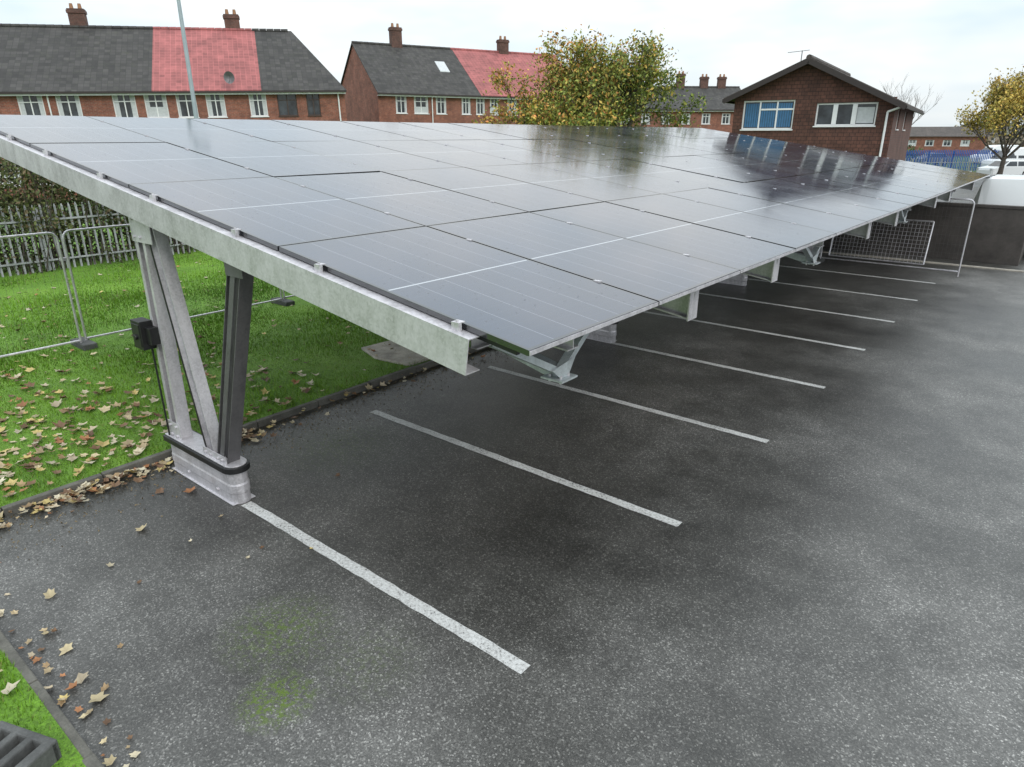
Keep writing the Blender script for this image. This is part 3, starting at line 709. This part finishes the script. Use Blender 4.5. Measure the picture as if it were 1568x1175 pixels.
def gable_house(name,loc,rot):
    e=empty(name,loc=loc,rot=rot); Wd=6.5; Dp=10; xa=3.0; zl=5.1; zr=4.65; za=6.42
    wins=[(.4,3.75,2.2,1.2,1),(3.5,3.88,2.35,.9,1),(.6,1.0,1.6,1.2,1),(3.9,1.0,1.8,1.2,1)]
    m=MB(); windowed_wall(m,Wd,0,4.96,wins)
    m.add([(0,0,4.96),(Wd-.2,0,4.96),(xa,0,za),(0,0,zl)],[(0,1,2,3)])
    m.add([(0,0,0),(0,Dp,0),(0,Dp,zl),(0,0,zl)],[(0,1,2,3)]); 
    m.add([(0,Dp,0),(Wd,Dp,0),(Wd,Dp,zr),(xa,Dp,za),(0,Dp,zl)],[(0,1,2,3,4)])
    m.obj('walls',[M['tilehung']],e)
    s2=MB(); windowed_wall(s2,Dp,0,zr+.2,[(1.6,3.75,.9,.8,1),(5,3.75,1.0,.8,1)])
    s2.v=[(Wd-y_,x_,z_) for x_,y_,z_ in s2.v]; s2.obj('side_wall',[M['brick_dk']],e)
    fr=MB();gl=MB();cu=MB()
    window_unit(fr,gl,cu,1.6,3.75,.9,.8,1); window_unit(fr,gl,cu,5,3.75,1.0,.8,1)
    for q in (fr,gl,cu): q.v=[(Wd-y_,x_,z_) for x_,y_,z_ in q.v]
    window_unit(fr,gl,MB(),*wins[0][:4],style=1); window_unit(fr,gl,MB(),*wins[1][:4],style=2)
    x,z,w_,h_=wins[0][:4]; fr.box(x+w_*.34+.03,.066,z+h_*.66,x+w_-.06,.12,z+h_*.66+.07)
    window_unit(fr,gl,cu,*wins[2][:4],style=0); window_unit(fr,gl,cu,*wins[3][:4],style=0)
    x,z,w_,h_=wins[1][:4]
    for xx in (x+.75,x+1.5): fr.box(xx-.09,.05,z+.06,xx+.09,.12,z+h_-.06)
    bl=MB(); x,z,w_,h_=wins[0][:4]; 
    xx=x+.1
    while xx<x+w_-.15: bl.add([(xx,.096,z+.1),(xx+.085,.092,z+.1),(xx+.085,.092,z+h_*.9),(xx,.096,z+h_*.9)],[(0,1,2,3)]); xx+=.1
    x,z,w_,h_=wins[1][:4]
    cu.add([(x+1.6,.097,z+.1),(x+w_-.1,.097,z+.1),(x+w_-.1,.097,z+h_*.8),(x+1.6,.097,z+h_*.8)],[(0,1,2,3)])
    fr.obj('window_frames',[M['white']],e); gl.obj('window_glass',[M['glass']],e); cu.obj('curtains',[M['offwhite']],e); bl.obj('blue_blind',[M['blue']],e)
    r=MB(); oe=.4; of=.45
    sl_l=(za-zl)/xa; sl_r=(za-zr)/(Wd-xa); T=.12
    L_=[(-oe,zl-sl_l*oe+.14),(xa,za+.14)]; R_=[(Wd+oe,zr-sl_r*oe+.14+.1),(xa,za+.14)]
    for (a,b) in (L_,R_):
        P_=[(a[0],-of,a[1]),(b[0],-of,b[1]),(b[0],Dp+of,b[1]),(a[0],Dp+of,a[1])]; P2=[(p[0],p[1],p[2]-T) for p in P_]
        r.add(P_+P2,[(0,1,2,3),(7,6,5,4),(0,4,5,1),(1,5,6,2),(2,6,7,3),(3,7,4,0)])
    r.obj('roof_tiles',[M['roof_br']],e)
    t=MB()
    for (a,b) in (L_,R_):
        t.beam((a[0],-of-.02,a[1]-.14),(b[0],-of-.02,b[1]-.14),.035,.2)
        t.beam((a[0]-.0,-of,a[1]-.13),(a[0],Dp+of,a[1]-.13),.09,.1)
    t.obj('barge_boards',[M['darktrim']],e)
    rd=MB(); y=-of
    while y<Dp: rd.tube((xa,y+.01,za+.13),(xa,y+.44,za+.13),.12,.13,8); y+=.45
    rd.obj('ridge_tiles',[M['roof_br']],e)
    p=MB(); p.tube((Wd-.25,-.06,0),(Wd-.25,-.06,4.4),.045); p.tube((Wd-.25,-.06,4.4),(Wd+.3,-.3,4.6),.045); p.obj('downpipe',[M['white']],e)
    an=MB(); an.tube((xa-.6,1,za-.2),(xa-.6,1,za+.55),.02); an.tube((xa-1.2,1,za+.5),(xa-.3,1,za+.55),.012)
    an.obj('aerial',[M['steel_dk']],e)
    return e
gable_house('gabled_brick_house',(10.1,33,0),math.radians(-33))

def shed(name,loc,rot,L,D,h,rz,wm,rm,nw=6):
    e=empty(name,loc=loc,rot=rot); m=MB()
    wins=[(1+i*(L-2)/nw,h-1.7,(L-2)/nw*.5,1.0) for i in range(nw)]
    windowed_wall(m,L,0,h,wins); m.add([(0,0,0),(0,D,0),(0,D,h),(0,D/2,rz),(0,0,h)],[(0,1,2,3,4)]); m.add([(L,0,0),(L,D,0),(L,D,h),(L,D/2,rz),(L,0,h)],[(0,1,2,3,4)])
    m.add([(0,D,0),(L,D,0),(L,D,h),(0,D,h)],[(0,1,2,3)])
    m.obj('walls',[M[wm]],e); fr=MB();gl=MB();cu=MB()
    for w_ in wins: window_unit(fr,gl,cu,*w_,style=0)
    fr.obj('window_frames',[M['white']],e); gl.obj('window_glass',[M['glass']],e); cu.obj('curtains',[M['offwhite']],e)
    r=MB()
    for (a,b) in (((-.4,h-.1),(D/2,rz+.1)),((D+.4,h-.1),(D/2,rz+.1))):
        r.add([(-.3,a[0],a[1]),(L+.3,a[0],a[1]),(L+.3,b[0],b[1]),(-.3,b[0],b[1])],[(0,1,2,3)])
    r.obj('roof_tiles',[M[rm]],e)
shed('distant_brick_building',(72,132,0),math.radians(-28),13,8,3.4,4.9,'brick','roof_br',4)
shed('distant_rendered_house',(93,140,0),math.radians(20),12,9,3.8,5.6,'tan','roof_br',4)
shed('distant_brick_building',(50,150,0),math.radians(-4),22,9,4.4,6.6,'brick','roof_dk',6)

e=empty('street_lamp',loc=(-13.1,30,0)); m=MB(); m.tube((0,0,0),(0,0,1.4),.09,.09,14); m.tube((0,0,1.4),(0,0,9.0),.095,.07,14); m.tube((0,0,9),(.5,-.3,9.35),.04,.035,10); m.obj('column',[M['lampcol']],e)
m=MB(); m.box(.35,-.45,9.32,1.0,-.15,9.42); m.obj('lantern',[M['lampcol']],e,bevel=.03)

m=MB(); m.box(-9,24.0,0,-.85,24.22,1.55); m.box(-9.02,23.98,1.55,-.83,24.24,1.63); m.box(-1.05,24.22,0,-.85,31,1.55); m.obj('boundary_wall',[M['wall']],rot=RZ,bevel=.01)
m=MB(); m.box(-9,22.9,0,2,23.05,.03); m.obj('concrete_channel',[M['slab']],rot=RZ)
e=empty('mesh_gate_panel',rot=RZ); m=MB()
for (p,q) in (((-5.4,21.9,.1),(-5.4,22.2,1.25)),((-2.9,21.9,.1),(-2.9,22.2,1.25)),((-5.4,21.9,.1),(-2.9,21.9,.1)),((-5.4,22.2,1.25),(-2.9,22.2,1.25))): m.tube(p,q,.022)
for i in range(26):
    x=-5.4+.1*i; m.tube((x,21.9,.1),(x,22.2,1.25),.006,n=3)
for i in range(12):
    t=i/11; m.tube((-5.4,21.9+.3*t,.1+1.15*t),(-2.9,21.9+.3*t,.1+1.15*t),.006,n=3)
m.obj('frame_and_mesh',[M['steel_lt']],e)

# vehicles
def loft(mb,secs,mi=0):
    k=len(secs[0]); v=[p for s in secs for p in s]; f=[]
    for j in range(len(secs)-1):
        for i in range(k): f.append((j*k+i,j*k+(i+1)%k,(j+1)*k+(i+1)%k,(j+1)*k+i))
    f.append(tuple(range(k-1,-1,-1))); f.append(tuple((len(secs)-1)*k+i for i in range(k))); mb.add(v,f,mi)
def vehicle(name,loc,rot,prof,width,glassx,wheels,L,hb,paint='vanw'):
    e=empty(name,loc=loc,rot=rot); m=MB(); secs=[]
    for x,zt in prof:
        wh=width/2*(.9 if x<.1 or x>L-.1 else 1.0)
        zs=min(zt,hb)
        tw_=wh*(.98 if zt<=hb+.05 else .84)
        secs.append([(x,-wh,.28),(x,wh,.28),(x,wh,zs*.92),(x,wh*.985,zs),(x,tw_,max(zt-.06,zs+.001)),(x,tw_*.9,zt+.002),(x,-tw_*.9,zt+.002),(x,-tw_,max(zt-.06,zs+.001)),(x,-wh*.985,zs),(x,-wh,zs*.92)])
    loft(m,secs); m.obj('body',[M[paint]],e,bevel=.03)
    g_=MB()
    for (xa,xb,za,zb,ia,ib) in glassx:
        for s in (-1,1):
            y1=s*(width/2*.985+.006); y2=s*(width/2*.87+.012)
            g_.add([(xa,y1,za),(xb,y1,za),(xb-ib,y2,zb),(xa+ia,y2,zb)],[(0,1,2,3)])
    idx=[i for i in range(len(prof)-1) if prof[i][1]<=hb+.06 and prof[i+1][1]>hb+.3]
    for i in idx:
        (xa,za),(xb,zb)=prof[i],prof[i+1]; g_.add([(xa-.01,-width*.43,za+.03),(xa-.01,width*.43,za+.03),(xb-.03,width*.38,zb-.02),(xb-.03,-width*.38,zb-.02)],[(0,1,2,3)])
    g_.obj('windows',[M['glass']],e)
    wv=MB()
    for wx in wheels:
        for s in (-1,1): wv.tube((wx,s*width*.36,.32),(wx,s*(width/2+.01),.32),.32,n=20,mi=0); wv.tube((wx,s*width*.4,.32),(wx,s*(width/2+.02),.32),.19,n=14,mi=1)
    wv.obj('wheels',[M['tyre'],M['steel_lt']],e)
    l=MB()
    for s in (-1,1): l.box(-.012,s*width*.40-.1,.62,.05,s*width*.40+.1,.8,0); l.box(L-.05,s*width*.42-.06,.75,L+.012,s*width*.42+.06,1.1,1)
    l.obj('lights',[M['offwhite'],M['pot']],e)
    return e
vanp=[(0,.75),(.12,1.05),(.95,1.22),(1.75,2.05),(2.1,2.28),(3.5,2.34),(5.0,2.32),(5.2,2.2),(5.35,1.6)]
vang=[(1.3,2.3,1.3,1.85,.45,.05)]
def LW(x,y,z=0): 
    c_,s_=math.cos(RZ),math.sin(RZ); return (x*c_-y*s_,x*s_+y*c_,z)
vehicle('white_van',LW(2.9,26.6),RZ+math.pi,vanp,2.0,vang,(1.0,4.3),5.35,1.25)
carp=[(0,.62),(.1,.8),(1.05,.95),(1.75,1.42),(2.2,1.48),(3.2,1.44),(3.9,1.02),(4.15,.95),(4.25,.7)]
carg=[(1.25,2.4,.98,1.36,.45,.02),(2.5,3.6,.98,1.36,.02,.35)]
vehicle('white_car',(41.5,62,0),math.radians(10),carp,1.8,carg,(.8,3.4),4.25,.96)
vehicle('white_van',(49,73,0),math.radians(5),vanp,2.0,[(1.3,2.3,1.3,1.85,.45,.05),(2.5,4.9,1.3,1.85,.0,.0)],(1.0,4.3),5.35,1.25)
vehicle('parked_car',(50,88,0),math.radians(5),carp,1.8,carg,(.8,3.4),4.25,.96,'greycar')
vehicle('white_van',(60,92,0),math.radians(5),vanp,2.0,vang,(1.0,4.3),5.35,1.25)
vehicle('parked_car',(54,78,0),math.radians(-20),carp,1.8,carg,(.8,3.4),4.25,.96,'greycar')
palisade('blue_palisade_fence',0,-4,24,2.1,M['blueF'],rot=math.radians(-82),loc=(36,72,0),step=.2,w=.12)
palisade('steel_palisade_fence',0,0,12,1.7,M['palis'],rot=math.radians(-82),loc=(29,60,0),step=.25,w=.05)

# ---------------------------------------------------------------- trees
def tree(name,base,trunk_h,levels,lens,r0,nleaf,leafsize,pal,ell,spread=.6,limbs=7,seed=1,up=.15,clump=.28,left=-.22,nch=(4,6),inner=0):
    rnd=random.Random(seed); m=MB(); tips=[]
    C0=Vector(ell[0]); R0=ell[1]
    def inside(q): return sum(((q[i]-C0[i])/R0[i])**2 for i in range(3))<1.0 or nleaf==0
    def grow(p,d,l,r,lev):
        seg=4; pts=[Vector(p)]; dd=Vector(d).normalized(); q=Vector(p); rr=r
        for i in range(seg):
            dd=(dd+Vector((rnd.gauss(0,.13),rnd.gauss(0,.13),rnd.gauss(0,.1)+up*.35))).normalized()
            q2=q+dd*l/seg; r2=r*(1-.5*(i+1)/seg)
            if lev>0 and not inside(q2) and rnd.random()<.85: break
            m.tube(q,q2,rr,r2,6 if lev<2 else 4); q=q2; rr=r2; pts.append(q.copy())
        if lev>=levels: tips.extend(pts[1:]); return
        if lev>=levels-1: tips.extend(pts[2:])
        sg=len(pts)-1
        if sg<1: return
        n=rnd.randint(*nch)
        for i in range(n):
            t=rnd.uniform(.35,.999); k=min(sg-1,int(t*sg)); pp=pts[k].lerp(pts[k+1],t*sg-k)
            a=Vector((rnd.gauss(0,1),rnd.gauss(0,1),rnd.gauss(0,.6))).normalized()
            nd=(dd+a*spread*1.25+Vector((0,0,up))).normalized(); grow(pp,nd,lens[lev+1]*rnd.uniform(.7,1.2),rr*.75*(1-.3*t)+.004,lev+1)
    b=Vector(base); m.tube(b,b+Vector((.05,0,trunk_h)),r0*1.25,r0,12)
    for i in range(limbs+inner):
        a=2*math.pi*(i+rnd.uniform(-.3,.3))/max(1,limbs); tilt=rnd.uniform(.6,1.1)*spread*2 if i<limbs else rnd.uniform(.05,.5)
        grow(b+Vector((.05,0,trunk_h*rnd.uniform(.75,1))),Vector((math.cos(a)*tilt,math.sin(a)*tilt,1)),lens[0]*rnd.uniform(.85,1.15),r0*.5,0)
    e=empty(name); m.obj('trunk_and_branches',[M['bark']],e)
    if nleaf:
        T=np.array([tuple(t) for t in tips]); c0=np.array(ell[0]); rr_=np.array(ell[1])
        wgt=rng.gamma(1.1,1,len(T))
        wgt/=wgt.sum()
        idx=rng.choice(len(T),nleaf,p=wgt); P=T[idx]+rng.normal(0,clump,(nleaf,3))
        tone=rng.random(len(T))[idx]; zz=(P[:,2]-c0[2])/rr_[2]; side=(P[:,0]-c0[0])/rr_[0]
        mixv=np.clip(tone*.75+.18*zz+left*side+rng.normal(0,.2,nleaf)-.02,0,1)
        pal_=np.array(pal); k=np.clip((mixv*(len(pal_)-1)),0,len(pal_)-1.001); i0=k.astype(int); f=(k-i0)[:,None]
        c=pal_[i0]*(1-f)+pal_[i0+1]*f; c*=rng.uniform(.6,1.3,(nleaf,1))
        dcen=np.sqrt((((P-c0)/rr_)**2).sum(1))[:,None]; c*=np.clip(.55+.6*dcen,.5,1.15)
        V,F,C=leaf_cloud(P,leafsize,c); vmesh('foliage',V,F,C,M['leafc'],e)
    return e
autumn=[(.11,.15,.03),(.16,.21,.04),(.23,.26,.05),(.34,.29,.06),(.50,.30,.07),(.44,.18,.055)]
tree('autumn_cherry_tree',(3.8,36,0),1.5,3,(4.3,2.5,1.4,.85),.22,36000,.085,autumn,((3.8,36,4.4),(5.6,5.0,3.85)),spread=.68,limbs=10,inner=4,seed=33,up=.07,clump=.20,left=-.30)
yel=[(.22,.21,.05),(.44,.35,.09),(.58,.42,.10),(.50,.30,.08)]
tree('autumn_birch_tree',(40.2,58,0),2.0,3,(3.6,2.3,1.4,.8),.16,15000,.11,yel,((40.2,58,6.2),(4.4,4.2,4.9)),spread=.5,limbs=7,inner=3,seed=9,up=.2,clump=.26)
tree('bare_tree',(46,85,0),4.0,3,(3.6,2.2,1.4,.8),.13,0,.1,yel,((36,62,7),(4,4,4)),spread=.45,limbs=5,seed=12,up=.3,nch=(3,4))
n=26000; ang=rng.uniform(-.1,1.35,n); rad=rng.uniform(165,190,n); Pz=rng.beta(1.3,1.5,n)*(5.0+1.5*np.sin(ang*23)+1.0*np.sin(ang*57))
P=np.stack([np.sin(ang)*rad,np.cos(ang)*rad,Pz],1); tn=(.5+.5*np.sin(ang*41+Pz))[:,None]
c=((1-tn)*np.array([.10,.12,.09])+tn*np.array([.20,.17,.12]))*rng.uniform(.6,1.2,(n,1))
V,F,C=leaf_cloud(P,.5,c); vmesh('distant_tree_line',V,F,C,M['leafc'])
n=9000; px=rng.uniform(28,44,n); py=78+rng.normal(0,1.2,n); pzz=rng.beta(1.4,1.3,n)*(1.8+.8*np.sin(px*1.2))
P=np.stack([px,py,pzz],1); c=np.array([[.08,.11,.035]])*rng.uniform(.4,1.6,(n,1)); V,F,C=leaf_cloud(P,.13,c); vmesh('roadside_shrubs',V,F,C,M['leafc'])
